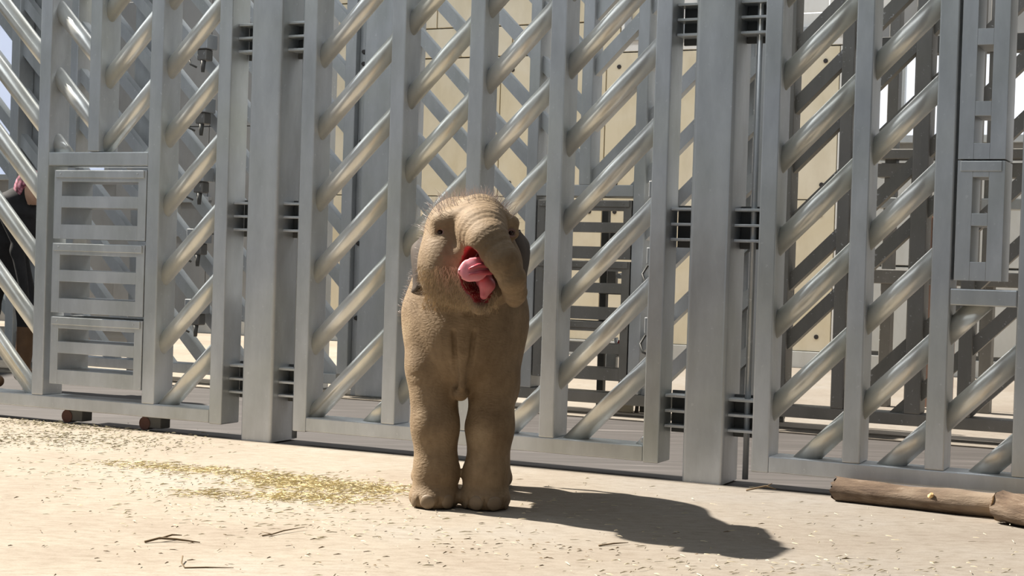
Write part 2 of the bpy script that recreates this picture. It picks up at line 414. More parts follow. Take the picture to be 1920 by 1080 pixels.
# =================================================================== BACK GATES (2.5 m behind)
NB = 2.5
def back_bars(g, s0, s1, lo, hi, sgn, c, ox): diagonals(g, s0, s1, lo, hi, sgn, c-0.053*1.0, 0.345, 0.075, 0.037, FARZ, ox, square=True, name='diagonal_bar')
OX = -1.0
g = gate_root('steel_gate', OX, NB, 'far galvanised gate with chevron bars behind the middle gate')
box('bottom_rail', g, DULL_SHADED, -1.955-OX, 0.35-OX, 0, D, B0, B1, 0.004)
for a, b, lo in ((-2.035, -1.955, 0.066), (-1.120, -1.045, B1), (-0.760, -0.684, 1.42), (-0.395, -0.319, B1), (0.02, 0.096, B1), (0.36, 0.44, 0.066)):
    upright(g, OX, a, b, lo, TOP, FARZ)
box('top_rail', g, FARZ, -1.955-OX, 0.36-OX, 0.001, D, TOP-0.08, TOP, 0.004)
box('transom', g, FARZ, -1.045-OX, -0.395-OX, 0, D, 1.349, 1.420, 0.004)
back_bars(g, -1.955, -1.120, B1, TOP-0.08, -1, 0.155, OX)
back_bars(g, -1.045, -0.760, 1.420, TOP-0.08, -1, 0.155, OX)
back_bars(g, -0.684, -0.395, 1.420, TOP-0.08, 1, 2.89, OX)
back_bars(g, -0.319, 0.02, B1, TOP-0.08, 1, 2.89, OX)
back_bars(g, 0.096, 0.36, B1, TOP-0.08, 1, 2.89, OX)
OX = 1.6
g = gate_root('steel_gate', OX, NB, 'far galvanised gate with flat slanting bars behind the right gate')
box('bottom_rail', g, DULL_SHADED, 0.52-OX, 3.6-OX, 0, D, B0, B1, 0.004)
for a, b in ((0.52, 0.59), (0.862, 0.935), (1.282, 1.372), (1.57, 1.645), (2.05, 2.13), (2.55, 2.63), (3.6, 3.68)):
    upright(g, OX, a, b, B1, TOP, DULL_SHADED)
box('top_rail', g, DULL_SHADED, 0.52-OX, 3.6-OX, 0.001, D, TOP-0.08, TOP, 0.004)
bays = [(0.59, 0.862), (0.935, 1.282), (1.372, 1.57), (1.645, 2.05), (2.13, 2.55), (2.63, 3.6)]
for a, b in bays: diagonals(g, a, b, B1, TOP-0.08, 1, 1.36-0.053, 0.345, 0.075, 0.037, DULL_SHADED, OX, square=True, name='diagonal_bar')
OX = -4.2
g = gate_root('steel_gate', OX, NB, 'far galvanised gate with flat slanting bars behind the left gate')
box('bottom_rail', g, FARZ, -6.2-OX, -2.483-OX, 0, D, B0, B1, 0.004)
for a, b in ((-6.28, -6.2), (-5.42, -5.34), (-4.86, -4.78), (-4.10, -4.02), (-3.52, -3.44), (-3.0, -2.92), (-2.483, -2.400)):
    upright(g, OX, a, b, B1, TOP, FARZ)
box('top_rail', g, FARZ, -6.2-OX, -2.483-OX, 0.001, D, TOP-0.08, TOP, 0.004)
for a, b in ((-6.2, -5.42), (-5.34, -4.86), (-4.78, -4.10)): back_bars(g, a, b, B1, TOP-0.08, -1, -2.525, OX)
for a, b in ((-4.02, -3.52), (-3.44, -3.0), (-2.92, -2.483)): back_bars(g, a, b, B1, TOP-0.08, -1, -1.33, OX)
# back posts
def back_post(s0, s1, label, dpt=0.25, mat=FARZ, n=NB):
    p = F(s0, n, 0); g = thing('gate_post', (p.x, p.y, 0), label, 'post', None, -TH)
    box('post_tube', g, mat, 0, s1-s0, 0, dpt, 0, 3.5, 0.012); return g
g = back_post(-2.337, -2.120, 'wide grey steel post behind the middle gate, left of elephant')
box('side_plate', g, FARZ, -0.062, 0.0, 0.05, 0.065, 0.0, 3.2, 0.003)
for z in (0.18, 0.52, 0.60, 1.02, 1.62, 1.70, 2.22, 2.30, 2.92):
    tube('bolt', g, BOLT, (-0.030, 0.035, z), (-0.030, 0.052, z), 0.013, 0.017, 8)
g = back_post(-4.40, -4.17, 'grey steel post seen between the two left uprights, far side', n=NB+0.17)
for z in (0.6, 0.7, 1.58, 1.66, 2.4, 2.48):
    tube('bolt', g, BOLT, (0.09, -0.016, z), (0.09, 0.004, z), 0.013, 0.017, 8)
back_post(0.13, 0.30, 'far grey steel post seen beside the right hinge post', 0.2, n=NB+0.17)
back_post(-2.97, -2.77, 'far grey steel post behind the left hinge post', 0.2, n=NB+0.17)
back_post(-5.42, -5.10, 'far grey steel post at the left edge of the photo', 0.2, n=NB+0.17)

# dark cross frame seen through the right gate
p = F(0.9, 4.5, 0); g = thing('cross_frame', (p.x, p.y, 0), 'dark steel cross frame far behind the right gate', 'frame', None, -TH)
for a, b in ((0.70, 0.775), (0.885, 0.965), (1.38, 1.46), (2.1, 2.2)): box('column', g, DULL_SHADED, a-0.9, b-0.9, 0, 0.12, 0, 2.9, 0.005)
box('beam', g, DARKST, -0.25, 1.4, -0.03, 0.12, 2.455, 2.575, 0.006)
box('beam', g, DULL_SHADED, -0.25, 1.4, -0.05, 0.12, 1.725, 1.795, 0.006)
box('beam', g, DULL_SHADED, -0.25, 1.4, -0.02, 0.12, 1.60, 1.70, 0.006)
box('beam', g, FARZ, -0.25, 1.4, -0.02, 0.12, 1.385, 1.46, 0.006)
box('beam', g, DULL_SHADED, -0.25, 1.4, -0.02, 0.12, 0.86, 0.96, 0.006)
# small things beyond
PINKB = plain('pinkish_brick', (0.50, 0.33, 0.27), 0.8)
p = F(0.98, 4.7, 0.0); g = thing('slatted_board', p, 'small pinkish ribbed board far behind the right gate', 'board', None, -TH)
for k in range(7): box('board_slat', g, PINKB, k*0.028, k*0.028+0.023, 0, 0.02, 1.05, 1.34, 0.003)
box('board_back', g, PINKB, -0.005, 0.2, 0.02, 0.035, 0.0, 1.35, 0.002)

SP = F(0.02, 2.93, 0); g = thing('low_screen', SP, 'low grey steel screen seen behind the right hinge post', 'screen', None, -TH)
box('sheet', g, DULL_SHADED, 0, 0.46, 0, 0.01, 0.02, 1.10, 0.002)
for x in (0.0, 0.22, 0.43): box('rib', g, DULL_SHADED, x, x+0.03, -0.035, 0, 0.0, 1.12, 0.003)
# mechanism behind the far boxes
p = F(-0.745, 2.86, 0); g = thing('control_frame', p, 'dark frame with small plates and valves behind far slotted boxes', 'machine', None, -TH)
for x in (0.0, 0.30): box('column', g, DARKST, x, x+0.045, 0, 0.05, 0, 1.34, 0.004)
rnd = random.Random(5)
for z in (0.22, 0.50, 0.74, 1.02, 1.30): box('shelf', g, DULL_SHADED, 0.0, 0.345, -0.01, 0.06, z, z+0.022, 0.003)
for z, x, wd, hh, mt in ((0.25, 0.06, 0.07, 0.16, 0), (0.25, 0.17, 0.05, 0.10, 1), (0.53, 0.07, 0.05, 0.12, 1), (0.53, 0.16, 0.09, 0.08, 2), (0.77, 0.05, 0.06, 0.14, 2), (0.77, 0.18, 0.08, 0.17, 1), (1.05, 0.06, 0.10, 0.10, 1), (1.05, 0.20, 0.06, 0.18, 0)):
    box('plate', g, (FARZ, DARKST, DULL_SHADED)[mt], x, x+wd, -0.005, 0.045, z, z+hh, 0.004)
for z in (0.36, 0.62, 0.86, 1.16):
    tube('valve', g, FARZ, (0.14, -0.03, z), (0.14, 0.02, z), 0.016, 0.020, 10); tube('spindle', g, DARKST, (0.24, -0.02, z-0.05), (0.26, -0.02, z+0.06), 0.008, 0.008, 8)
# latch housings along the far gate
def latch(s, z, label, group):
    p = F(s, NB-0.12, z); g = thing('latch_housing', p, label, 'latch', group, -TH)
    box('housing', g, FARZ, 0, 0.13, 0, 0.12, 0.06, 0.16, 0.005)
    box('lug', g, DULL_SHADED, 0.03, 0.11, 0.02, 0.10, -0.02, 0.06, 0.01)
    tube('pin', g, DARKST, (0.07, 0.04, -0.10), (0.07, 0.04, -0.02), 0.012, 0.02, 10)
    tube('bolt', g, BOLT, (0.10, -0.01, 0.13), (0.10, 0.004, 0.13), 0.009, 0.011, 8)
    bm = bmesh.new(); chain_bm(bm, [(0.0, 0.03, 0.05), (-0.02, 0.0, 0.0), (0.0, -0.01, -0.05), (0.04, 0.01, -0.07)], 0.007, 8)
    link('hook', bm_mesh(bm, 'hook'), DARKST, g)
LG = 'latches left of the left hinge post'
for z, t in ((2.28, 'top'), (1.84, 'second from top'), (1.36, 'third from top'), (0.93, 'second from bottom'), (0.44, 'bottom')):
    latch(-3.66, z, 'small grey latch on far gate left of left hinge post, %s' % t, LG)
LG2 = 'latches right of the far boxes'
for z, t in ((1.28, 'top'), (0.88, 'middle'), (0.46, 'bottom')):
    latch(-0.25, z, 'small grey latch beside the far slotted boxes, %s' % t, LG2)
# hoses and valve by the far boxes
HOSE = plain('grey_hose', (0.22, 0.2, 0.17), 0.6); REDV = plain('red_valve', (0.45, 0.05, 0.04), 0.5)
p = F(-0.50, 2.80, 0.0); g = thing('hose_stand', p, 'upright pipes and hoses with red valve behind the far boxes', 'hose', None, -TH)
for k, (x, top) in enumerate(((0.0, 0.98), (0.06, 0.72), (0.13, 1.05), (0.19, 0.62))):
    bm = bmesh.new(); chain_bm(bm, [(x, 0, 0), (x+0.012, 0.01, 0.25), (x-0.015, 0.0, 0.5), (x+0.01, 0.01, top)], 0.015, 8)
    link('hose', bm_mesh(bm, 'hose'), HOSE, g)
box('base_block', g, CREAM, -0.06, 0.03, -0.03, 0.03, 0.0, 0.30, 0.006)
tube('valve', g, REDV, (-0.08, -0.03, 0.43), (0.03, -0.03, 0.45), 0.02, 0.03, 12, label='red valve')
tube('nozzle', g, FARZ, (-0.08, -0.04, 0.47), (-0.06, -0.04, 0.36), 0.014, 0.014, 10)
box('bracket', g, FARZ, 0.02, 0.24, -0.02, 0.01, 0.40, 0.43, 0.003)

# =================================================================== SDF MESHING (figures)
class Field:
    def __init__(s, lo, hi, h):
        s.lo = np.array(lo, float); s.h = h; s.n = np.ceil((np.array(hi)-s.lo)/h).astype(int)+1
        s.ax = [s.lo[i]+h*np.arange(s.n[i]) for i in range(3)]
        s.f = np.full(tuple(s.n), 1.0, np.float32)
    def region(s, lo, hi):
        sl = []
        for i in range(3):
            a = max(0, int((lo[i]-s.lo[i])/s.h)); b = min(s.n[i], int((hi[i]-s.lo[i])/s.h)+2); sl.append(slice(a, max(a+1, b)))
        X, Y, Z = np.meshgrid(*[s.ax[i][sl[i]].astype(np.float32) for i in range(3)], indexing='ij')
        return tuple(sl), X, Y, Z
    def blend(s, sl, d, k):
        a = s.f[sl]; h = np.maximum(k-np.abs(a-d), 0)/k
        s.f[sl] = np.minimum(a, d)-h*h*k*0.25
    def cut(s, sl, d, k):
        a = s.f[sl]; d = -d; h = np.maximum(k-np.abs(a-d), 0)/k
        s.f[sl] = np.maximum(a, d)+h*h*k*0.25
    def capsule(s, p, q, r0, r1, k=0.04, cut=False, rings=None):
        p, q = np.array(p, np.float32), np.array(q, np.float32); m = max(r0, r1)+k+0.06
        sl, X, Y, Z = s.region(np.minimum(p, q)-m, np.maximum(p, q)+m)
        v = q-p; L2 = float(v@v)+1e-9
        t = np.clip(((X-p[0])*v[0]+(Y-p[1])*v[1]+(Z-p[2])*v[2])/L2, 0, 1)
        d = np.sqrt((X-p[0]-t*v[0])**2+(Y-p[1]-t*v[1])**2+(Z-p[2]-t*v[2])**2)-(r0+(r1-r0)*t)
        if rings: d = d+rings[1]*np.sin(t*math.sqrt(L2)*rings[0])
        (s.cut if cut else s.blend)(sl, d, k)
    def ell(s, c, r, k=0.04, rz=0.0, rx=0.0, cut=False):
        c, r = np.array(c, np.float32), np.array(r, np.float32); m = float(r.max())+k+0.06
        sl, X, Y, Z = s.region(c-m, c+m)
        x, y, z = X-c[0], Y-c[1], Z-c[2]
        if rz: x, y = x*math.cos(rz)+y*math.sin(rz), -x*math.sin(rz)+y*math.cos(rz)
        if rx: y, z = y*math.cos(rx)+z*math.sin(rx), -y*math.sin(rx)+z*math.cos(rx)
        k0 = np.sqrt((x/r[0])**2+(y/r[1])**2+(z/r[2])**2); k1 = np.sqrt((x/r[0]**2)**2+(y/r[1]**2)**2+(z/r[2]**2)**2)+1e-6
        (s.cut if cut else s.blend)(sl, k0*(k0-1)/k1, k)
    def chain(s, pts, rad, k=0.04, rings=None):
        for a, b, ra, rb in zip(pts, pts[1:], rad, rad[1:]): s.capsule(a, b, ra, rb, k, rings=rings)
    def mesh(s, name):
        f = s.f; ins = f < 0
        c = np.zeros(tuple(s.n-1), np.int8)
        for i in (0, 1):
            for j in (0, 1):
                for k in (0, 1): c += ins[i:s.n[0]-1+i, j:s.n[1]-1+j, k:s.n[2]-1+k]
        act = (c > 0) & (c < 8); idx = np.full(act.shape, -1, np.int64); cells = np.argwhere(act)
        idx[act] = np.arange(len(cells))
        acc = np.zeros((len(cells), 3)); cnt = np.zeros(len(cells))
        corners = [(i, j, k) for i in (0, 1) for j in (0, 1) for k in (0, 1)]
        for a in corners:
            for ax in range(3):
                if a[ax] == 1: continue
                b = list(a); b[ax] = 1
                ca = cells+np.array(a); cb = cells+np.array(b)
                fa = f[ca[:, 0], ca[:, 1], ca[:, 2]]; fb = f[cb[:, 0], cb[:, 1], cb[:, 2]]
                m = (fa < 0) != (fb < 0); t = fa[m]/(fa[m]-fb[m]+1e-12)
                pnt = ca[m].astype(float); pnt[:, ax] += t; acc[m] += pnt; cnt[m] += 1
        V = s.lo + s.h*acc/cnt[:, None]; faces = []
        for ax in range(3):
            o1, o2 = (ax+1) % 3, (ax+2) % 3
            sh = list(f.shape); a = [slice(0, sh[0]), slice(0, sh[1]), slice(0, sh[2])]; b = list(a)
            a[ax] = slice(0, sh[ax]-1); b[ax] = slice(1, sh[ax])
            A, Bm = ins[tuple(a)], ins[tuple(b)]; e = np.argwhere(A != Bm)
            e = e[(e[:, o1] > 0) & (e[:, o2] > 0) & (e[:, o1] < sh[o1]-1) & (e[:, o2] < sh[o2]-1)]
            flip = A[e[:, 0], e[:, 1], e[:, 2]]
            def cell(d1, d2):
                q = e.copy(); q[:, o1] -= d1; q[:, o2] -= d2; return idx[q[:, 0], q[:, 1], q[:, 2]]
            q = np.stack([cell(1, 1), cell(0, 1), cell(0, 0), cell(1, 0)], 1)
            q[~flip] = q[~flip][:, ::-1]; faces.append(q)
        Fc = np.concatenate(faces)
        me = bpy.data.meshes.new(name); me.vertices.add(len(V)); me.vertices.foreach_set('co', V.astype(np.float32).ravel())
        me.loops.add(len(Fc)*4); me.loops.foreach_set('vertex_index', Fc.ravel().astype(np.int32))
        me.polygons.add(len(Fc)); me.polygons.foreach_set('loop_start', np.arange(0, len(Fc)*4, 4, dtype=np.int32))
        try: me.polygons.foreach_set('loop_total', np.full(len(Fc), 4, np.int32))
        except Exception: pass
        me.update(); me.validate(); me.polygons.foreach_set('use_smooth', np.ones(len(Fc), bool))
        return me

# =================================================================== ELEPHANT
def skin_mat():
    m, nt, bs = newmat('calf_skin')
    a = noise(nt, 6, 5, 0.6, dist=0.4); b = noise(nt, 60, 5, 0.7, stretch=(1, 1, 0.5)); 
    r = ramp(nt, a.outputs['Fac'], [(0.3, (0.155, 0.103, 0.056)), (0.55, (0.232, 0.162, 0.094)), (0.75, (0.32, 0.24, 0.15))])
    r2 = ramp(nt, b.outputs['Fac'], [(0.3, (0.78, 0.76, 0.72)), (0.6, (1, 1, 1))])
    c = mixc(nt, 0.8, r.outputs[0], r2.outputs[0], 'MULTIPLY')
    nt.links.new(c, bs.inputs['Base Color']); bs.inputs['Roughness'].default_value = 0.75
    v = nt.nodes.new('ShaderNodeTexVoronoi'); v.feature = 'DISTANCE_TO_EDGE'; v.inputs['Scale'].default_value = 55
    tc = nt.nodes.new('ShaderNodeTexCoord'); mp = nt.nodes.new('ShaderNodeMapping'); mp.inputs['Scale'].default_value = (0.7, 0.7, 1.5)
    n3 = noise(nt, 10, 2); mx = nt.nodes.new('ShaderNodeVectorMath'); mx.operation = 'MULTIPLY_ADD'
    mx.inputs[1].default_value = (0.06, 0.06, 0.06)
    nt.links.new(tc.outputs['Object'], mp.inputs[0]); nt.links.new(n3.outputs['Color'], mx.inputs[0]); nt.links.new(mp.outputs[0], mx.inputs[2])
    nt.links.new(mx.outputs[0], v.inputs['Vector'])
    ad = nt.nodes.new('ShaderNodeMath'); ad.operation = 'MULTIPLY_ADD'; ad.inputs[1].default_value = 0.6
    nt.links.new(b.outputs['Fac'], ad.inputs[0]); nt.links.new(v.outputs[0], ad.inputs[2])
    bump(nt, bs, ad.outputs[0], 0.28, 0.008)
    return m
SKIN = skin_mat()
EX, EY = -0.17, 5.95
f = Field((-0.62, 5.18, -0.01), (0.26, 6.62, 1.24), 0.0068)
# trunk of the body
f.ell((-0.170, 6.02, 0.70), (0.225, 0.42, 0.285), 0.05)
f.ell((-0.170, 6.26, 0.72), (0.20, 0.22, 0.27), 0.08)
f.ell((-0.172, 5.88, 0.69), (0.232, 0.265, 0.255), 0.06)
f.ell((-0.168, 5.74, 0.60), (0.120, 0.115, 0.15), 0.07)
# front legs
for pts, rad in (([(-0.300, 5.84, 0.72), (-0.289, 5.79, 0.52), (-0.272, 5.76, 0.30), (-0.262, 5.75, 0.13), (-0.267, 5.745, 0.045)], [0.112, 0.098, 0.085, 0.079, 0.084]),
                 ([(-0.050, 5.84, 0.72), (-0.060, 5.79, 0.50), (-0.065, 5.76, 0.30), (-0.072, 5.75, 0.13), (-0.074, 5.745, 0.045)], [0.108, 0.093, 0.084, 0.078, 0.083])):
    f.chain(pts, rad, 0.035)
    x, y = pts[-1][0], pts[-1][1]
    f.ell((x, y-0.012, 0.035), (0.090, 0.093, 0.045), 0.03)
# rear legs
for x in (-0.308, -0.055):
    f.chain([(x, 6.30, 0.66), (x, 6.22, 0.42), (x, 6.33, 0.22), (x, 6.30, 0.05)], [0.13, 0.088, 0.066, 0.072], 0.05)
    f.ell((x, 6.28, 0.035), (0.078, 0.085, 0.045), 0.03)
# neck, throat and head
f.capsule((-0.172, 5.90, 0.84), (-0.172, 5.68, 0.93), 0.185, 0.165, 0.08)
f.ell((-0.166, 5.64, 1.005), (0.158, 0.165, 0.147), 0.04)
f.ell((-0.220, 5.66, 1.055), (0.085, 0.11, 0.085), 0.05); f.ell((-0.095, 5.66, 1.055), (0.085, 0.11, 0.085), 0.05)
f.ell((-0.250, 5.575, 0.905), (0.095, 0.120, 0.140), 0.03, rz=0.2)
f.ell((-0.060, 5.590, 0.895), (0.098, 0.115, 0.135), 0.03)
f.ell((-0.160, 5.555, 0.830), (0.115, 0.085, 0.080), 0.03)
f.ell((-0.205, 5.545, 0.990), (0.062, 0.062, 0.070), 0.03)
# brow ridges
f.capsule((-0.262, 5.525, 1.060), (-0.180, 5.485, 1.080), 0.035, 0.035, 0.04)
f.capsule((-0.010, 5.54, 1.060), (-0.080, 5.49, 1.085), 0.03, 0.035, 0.04)
# chest folds
f.capsule((-0.168, 5.612, 0.70), (-0.172, 5.645, 0.46), 0.024, 0.018, 0.02)
for sx in (-1, 1):
    f.capsule((-0.170+sx*0.036, 5.600, 0.66), (-0.172+sx*0.020, 5.640, 0.45), 0.007, 0.009, 0.012, cut=True)
    f.capsule((-0.170+sx*0.075, 5.605, 0.61), (-0.172+sx*0.030, 5.650, 0.44), 0.006, 0.008, 0.012, cut=True)
f.ell((-0.178, 5.70, 0.43), (0.03, 0.05, 0.03), 0.02)
# lower jaw and lips
f.capsule((-0.155, 5.56, 0.84), (-0.112, 5.455, 0.765), 0.070, 0.036, 0.04)
f.capsule((-0.205, 5.500, 0.895), (-0.112, 5.425, 0.762), 0.030, 0.021, 0.025)
f.capsule((-0.030, 5.480, 0.850), (-0.104, 5.425, 0.762), 0.030, 0.021, 0.025)
f.capsule((-0.210, 5.500, 0.905), (-0.165, 5.46, 0.975), 0.026, 0.030, 0.025)
# proboscis raised, bending down over the mouth to the photo's right
f.chain([(-0.125, 5.56, 1.06), (-0.112, 5.450, 1.028), (-0.088, 5.380, 0.992), (-0.036, 5.338, 0.930), (-0.002, 5.350, 0.865), (0.010, 5.395, 0.815), (0.010, 5.450, 0.790)],
        [0.104, 0.088, 0.072, 0.055, 0.046, 0.040, 0.033], 0.020, rings=(240.0, 0.0022))
# mouth hollow
f.ell((-0.128, 5.435, 0.885), (0.056, 0.085, 0.085), 0.012, cut=True)
f.capsule((-0.125, 5.45, 0.87), (-0.107, 5.405, 0.790), 0.048, 0.022, 0.010, cut=True)
f.ell((-0.140, 5.385, 0.935), (0.040, 0.085, 0.034), 0.010, rz=-0.3, cut=True)
# nostril end
f.ell((0.006, 5.470, 0.783), (0.020, 0.012, 0.016), 0.006, cut=True)
# eye sockets and lids
for ex, ey, ez in ((-0.262, 5.522, 1.020), (-0.010, 5.535, 1.025)):
    f.ell((ex, ey, ez), (0.030, 0.026, 0.026), 0.012)
    f.ell((ex, ey-0.024, ez), (0.012, 0.014, 0.0095), 0.005, cut=True)
f.capsule((-0.286, 5.545, 0.985), (-0.245, 5.51, 0.975), 0.009, 0.008, 0.012)
# leg creases
for z, x0 in ((0.485, -0.375), (0.447, -0.372)):
    f.capsule((x0-0.02, 5.735, z), (-0.315, 5.675, z+0.004), 0.0055, 0.0045, 0.01, cut=True)
# toe grooves
for cx0 in (-0.267, -0.074):
    for a in ((-0.62, 0.28, 1.1) if cx0 < -0.2 else (-0.78, 0.0, 0.82)):
        px, py = cx0+math.sin(a)*0.088, 5.735-math.cos(a)*0.092
        f.capsule((px, py, 0.0), (px, py+0.004, 0.045), 0.006, 0.003, 0.008, cut=True)
f.f[:, :, 0] = 1.0
# flat soles
sl, X, Y, Z = f.region((-1, 5, -0.02), (1, 7, 0.02)); f.cut(sl, Z-0.002, 0.004)
me = f.mesh('elephant_body')
root = thing('elephant_calf', (EX, EY, 0), 'brown elephant calf standing on sunlit floor with mouth open', 'elephant')
me.transform(Matrix.Translation((-EX, -EY, 0)))
body = link('body', me, SKIN, root)
TONG_IN = None
def epart(name, me_or_bm, mat, label=None, smooth=True, kind=None):
    me_ = bm_mesh(me_or_bm, name) if isinstance(me_or_bm, bmesh.types.BMesh) else me_or_bm
    me_.transform(Matrix.Translation((-EX, -EY, 0)))
    o = link(name, me_, mat, root, smooth, label)
    if kind: o['kind'] = kind
    return o
def ball_bm(c, r, seg=20, rings=12, M_=None):
    bm = bmesh.new(); bmesh.ops.create_uvsphere(bm, u_segments=seg, v_segments=rings, radius=1)
    for v in bm.verts:
        v.co = Vector((v.co.x*r[0], v.co.y*r[1], v.co.z*r[2]))
        if M_: v.co = M_ @ v.co
        v.co += Vector(c)
    return bm
EYEM = plain('dark_eye', (0.035, 0.016, 0.012), 0.12, 0, 0.1, 9, 0)
for ex, ey, ez in ((-0.262, 5.508, 1.020), (-0.010, 5.521, 1.025)):
    epart('eye', ball_bm((ex, ey, ez), (0.0125, 0.0125, 0.0115)), EYEM)
LID = plain('dusky_eyelid', (0.20, 0.115, 0.10), 0.6, 0, 0.2, 40, 0.3)
for ex, ey, ez, rz_ in ((-0.262, 5.500, 1.020, -0.55), (-0.010, 5.513, 1.025, 0.55)):
    bm = bmesh.new(); pts = []
    for k in range(20):
        a = 2*PI*k/20; p = Matrix.Rotation(rz_, 3, 'Z') @ Vector((math.cos(a)*0.0165, -0.002, math.sin(a)*0.0125)); pts.append(Vector((ex, ey, ez))+p)
    rings = []
    for k in range(20):
        c = Vector((ex, ey, ez)); o_ = (pts[k]-c).normalized(); b_ = Matrix.Rotation(rz_, 3, 'Z') @ Vector((0, -1, 0))
        rings.append([bm.verts.new(pts[k]+(o_*math.cos(t)+b_*math.sin(t))*0.0048) for t in [2*PI*j/8 for j in range(8)]])
    for k in range(20):
        a_, b2 = rings[k], rings[(k+1) % 20]
        for j in range(8): bm.faces.new((a_[j], a_[(j+1) % 8], b2[(j+1) % 8], b2[j]))
    epart('eyelid', bm, LID)
# ears: thin curved flaps
def ear(side, pts_attach, pts_mid, pts_edge, thick=0.010):
    rows_ = []
    N = 14
    def samp(P, t):
        P = [Vector(p) for p in P]; x = t*(len(P)-1); i = min(int(x), len(P)-2); u = x-i
        p0, p1, p2, p3 = P[max(i-1, 0)], P[i], P[i+1], P[min(i+2, len(P)-1)]
        return 0.5*((2*p1)+(-p0+p2)*u+(2*p0-5*p1+4*p2-p3)*u*u+(-p0+3*p1-3*p2+p3)*u**3)
    bm = bmesh.new(); M_ = 10
    for i in range(N+1):
        t = i/N; a, b, c = samp(pts_attach, t), samp(pts_mid, t), samp(pts_edge, t); r_ = []
        for j in range(M_+1):
            u = j/M_; p = a*(1-u)**2+b*2*u*(1-u)+c*u*u
            p += Vector((side*0.006*math.sin(t*9+u*5)*u, 0.004*math.sin(t*14)*u, 0)); r_.append(bm.verts.new(p))
        rows_.append(r_)
    for i in range(N):
        for j in range(M_): bm.faces.new((rows_[i][j], rows_[i][j+1], rows_[i+1][j+1], rows_[i+1][j]))
    bmesh.ops.recalc_face_normals(bm, faces=bm.faces)
    bmesh.ops.solidify(bm, geom=bm.faces[:], thickness=thick)
    return bm
EAR = plain('shaded_ear_skin', (0.045, 0.031, 0.023), 0.75, 0, 0.25, 14, 0.4)  # darker than the body skin, the ear's shade is painted in
epart('ear', ear(-1, [(-0.315, 5.70, 1.000), (-0.330, 5.675, 0.960), (-0.335, 5.660, 0.900), (-0.325, 5.665, 0.840)],
                 [(-0.350, 5.72, 1.010), (-0.372, 5.690, 0.965), (-0.376, 5.680, 0.885), (-0.366, 5.68, 0.800)],
                 [(-0.362, 5.83, 1.000), (-0.386, 5.90, 0.960), (-0.388, 5.90, 0.880), (-0.374, 5.78, 0.795)]), EAR)
epart('ear', ear(1, [(-0.020, 5.665, 1.030), (0.018, 5.650, 0.970), (0.020, 5.645, 0.900), (0.00, 5.65, 0.840)],
                 [(0.03, 5.690, 1.050), (0.056, 5.680, 0.985), (0.058, 5.675, 0.890), (0.045, 5.68, 0.800)],
                 [(0.03, 5.83, 1.040), (0.058, 5.90, 0.985), (0.062, 5.90, 0.880), (0.05, 5.78, 0.80)]), EAR)
# tongue: rounded blocky front lobe and lower flesh
def fleshmat(name, col, rough=0.35):
    m, nt, bs = newmat(name); n = noise(nt, 30, 4)
    r = ramp(nt, n.outputs['Fac'], [(0.3, tuple(c*0.8 for c in col)), (0.7, col)])
    nt.links.new(r.outputs[0], bs.inputs['Base Color']); bs.inputs['Roughness'].default_value = rough
    bs.inputs['Subsurface Weight'].default_value = 0.25; bs.inputs['Subsurface Radius'].default_value = (0.02, 0.006, 0.004); bs.inputs['Subsurface Scale'].default_value = 0.4
    return m
MOUTHW = fleshmat('mouth_inner', (0.30, 0.04, 0.04), 0.35); body.data.materials.append(MOUTHW)
for pl in body.data.polygons:
    c = pl.center; x, y, z = c.x+EX, c.y+EY, c.z
    if (y > 5.36 and ((x+0.128)/0.064)**2+((y-5.435)/0.092)**2+((z-0.885)/0.092)**2 < 1 and pl.normal.y < 0.9 and (Vector((-0.128, 5.435, 0.885))-Vector((x, y, z))).dot(pl.normal) > 0) \
       or (((x+0.140)/0.050)**2+((y-5.385)/0.09)**2+((z-0.935)/0.042)**2 < 1 and (Vector((-0.140, 5.385, 0.935))-Vector((x, y, z))).dot(pl.normal) > 0) \
       or (y > 5.40 and abs(x+0.110) < 0.04 and 0.775 < z < 0.86 and (Vector((-0.112, 5.41, 0.83))-Vector((x, y, z))).dot(pl.normal) > 0.004): pl.material_index = 1
TONG = fleshmat('tongue_pink', (0.90, 0.32, 0.37)); FOLD = fleshmat('dark_tongue', (0.55, 0.10, 0.13)); GUM = fleshmat('mouth_lining', (0.36, 0.035, 0.04), 0.3)
bm = bmesh.new()
front = [(-0.194, 5.345, 0.884), (-0.180, 5.342, 0.912), (-0.160, 5.350, 0.930), (-0.108, 5.362, 0.938), (-0.078, 5.372, 0.924), (-0.078, 5.372, 0.884), (-0.108, 5.352, 0.850), (-0.156, 5.336, 0.846), (-0.184, 5.336, 0.860)]
for x, y, z in front:
    bm.verts.new((x, y, z)); bm.verts.new((-0.125+(x+0.125)*0.55, 5.47, 0.885+(z-0.885)*0.6))
bm.verts.new((-0.150, 5.328, 0.885))
bmesh.ops.convex_hull(bm, input=bm.verts[:])
bmesh.ops.bevel(bm, geom=bm.edges[:], offset=0.008, segments=3, profile=0.6, affect='EDGES')
epart('tongue', bm, TONG)
for pts in ([(-0.150, 5.325, 0.893), (-0.120, 5.345, 0.905), (-0.085, 5.362, 0.906), (-0.066, 5.378, 0.905)], [(-0.150, 5.328, 0.873), (-0.115, 5.346, 0.880), (-0.085, 5.364, 0.882), (-0.064, 5.382, 0.884)]):
    bm = bmesh.new(); chain_bm(bm, pts, [0.003, 0.008, 0.010, 0.008], 10); epart('tongue_fold', bm, FOLD, label='darker red tongue fold')

tf = Field((-0.26, 5.28, 0.70), (0.0, 5.56, 1.0), 0.005)
tf.chain([(-0.100, 5.475, 0.855), (-0.088, 5.422, 0.838), (-0.098, 5.415, 0.800)], [0.032, 0.027, 0.015], 0.012)
epart('tongue_root', tf.mesh('tongue_root'), fleshmat('pale_mouth_flesh', (0.70, 0.19, 0.22)))
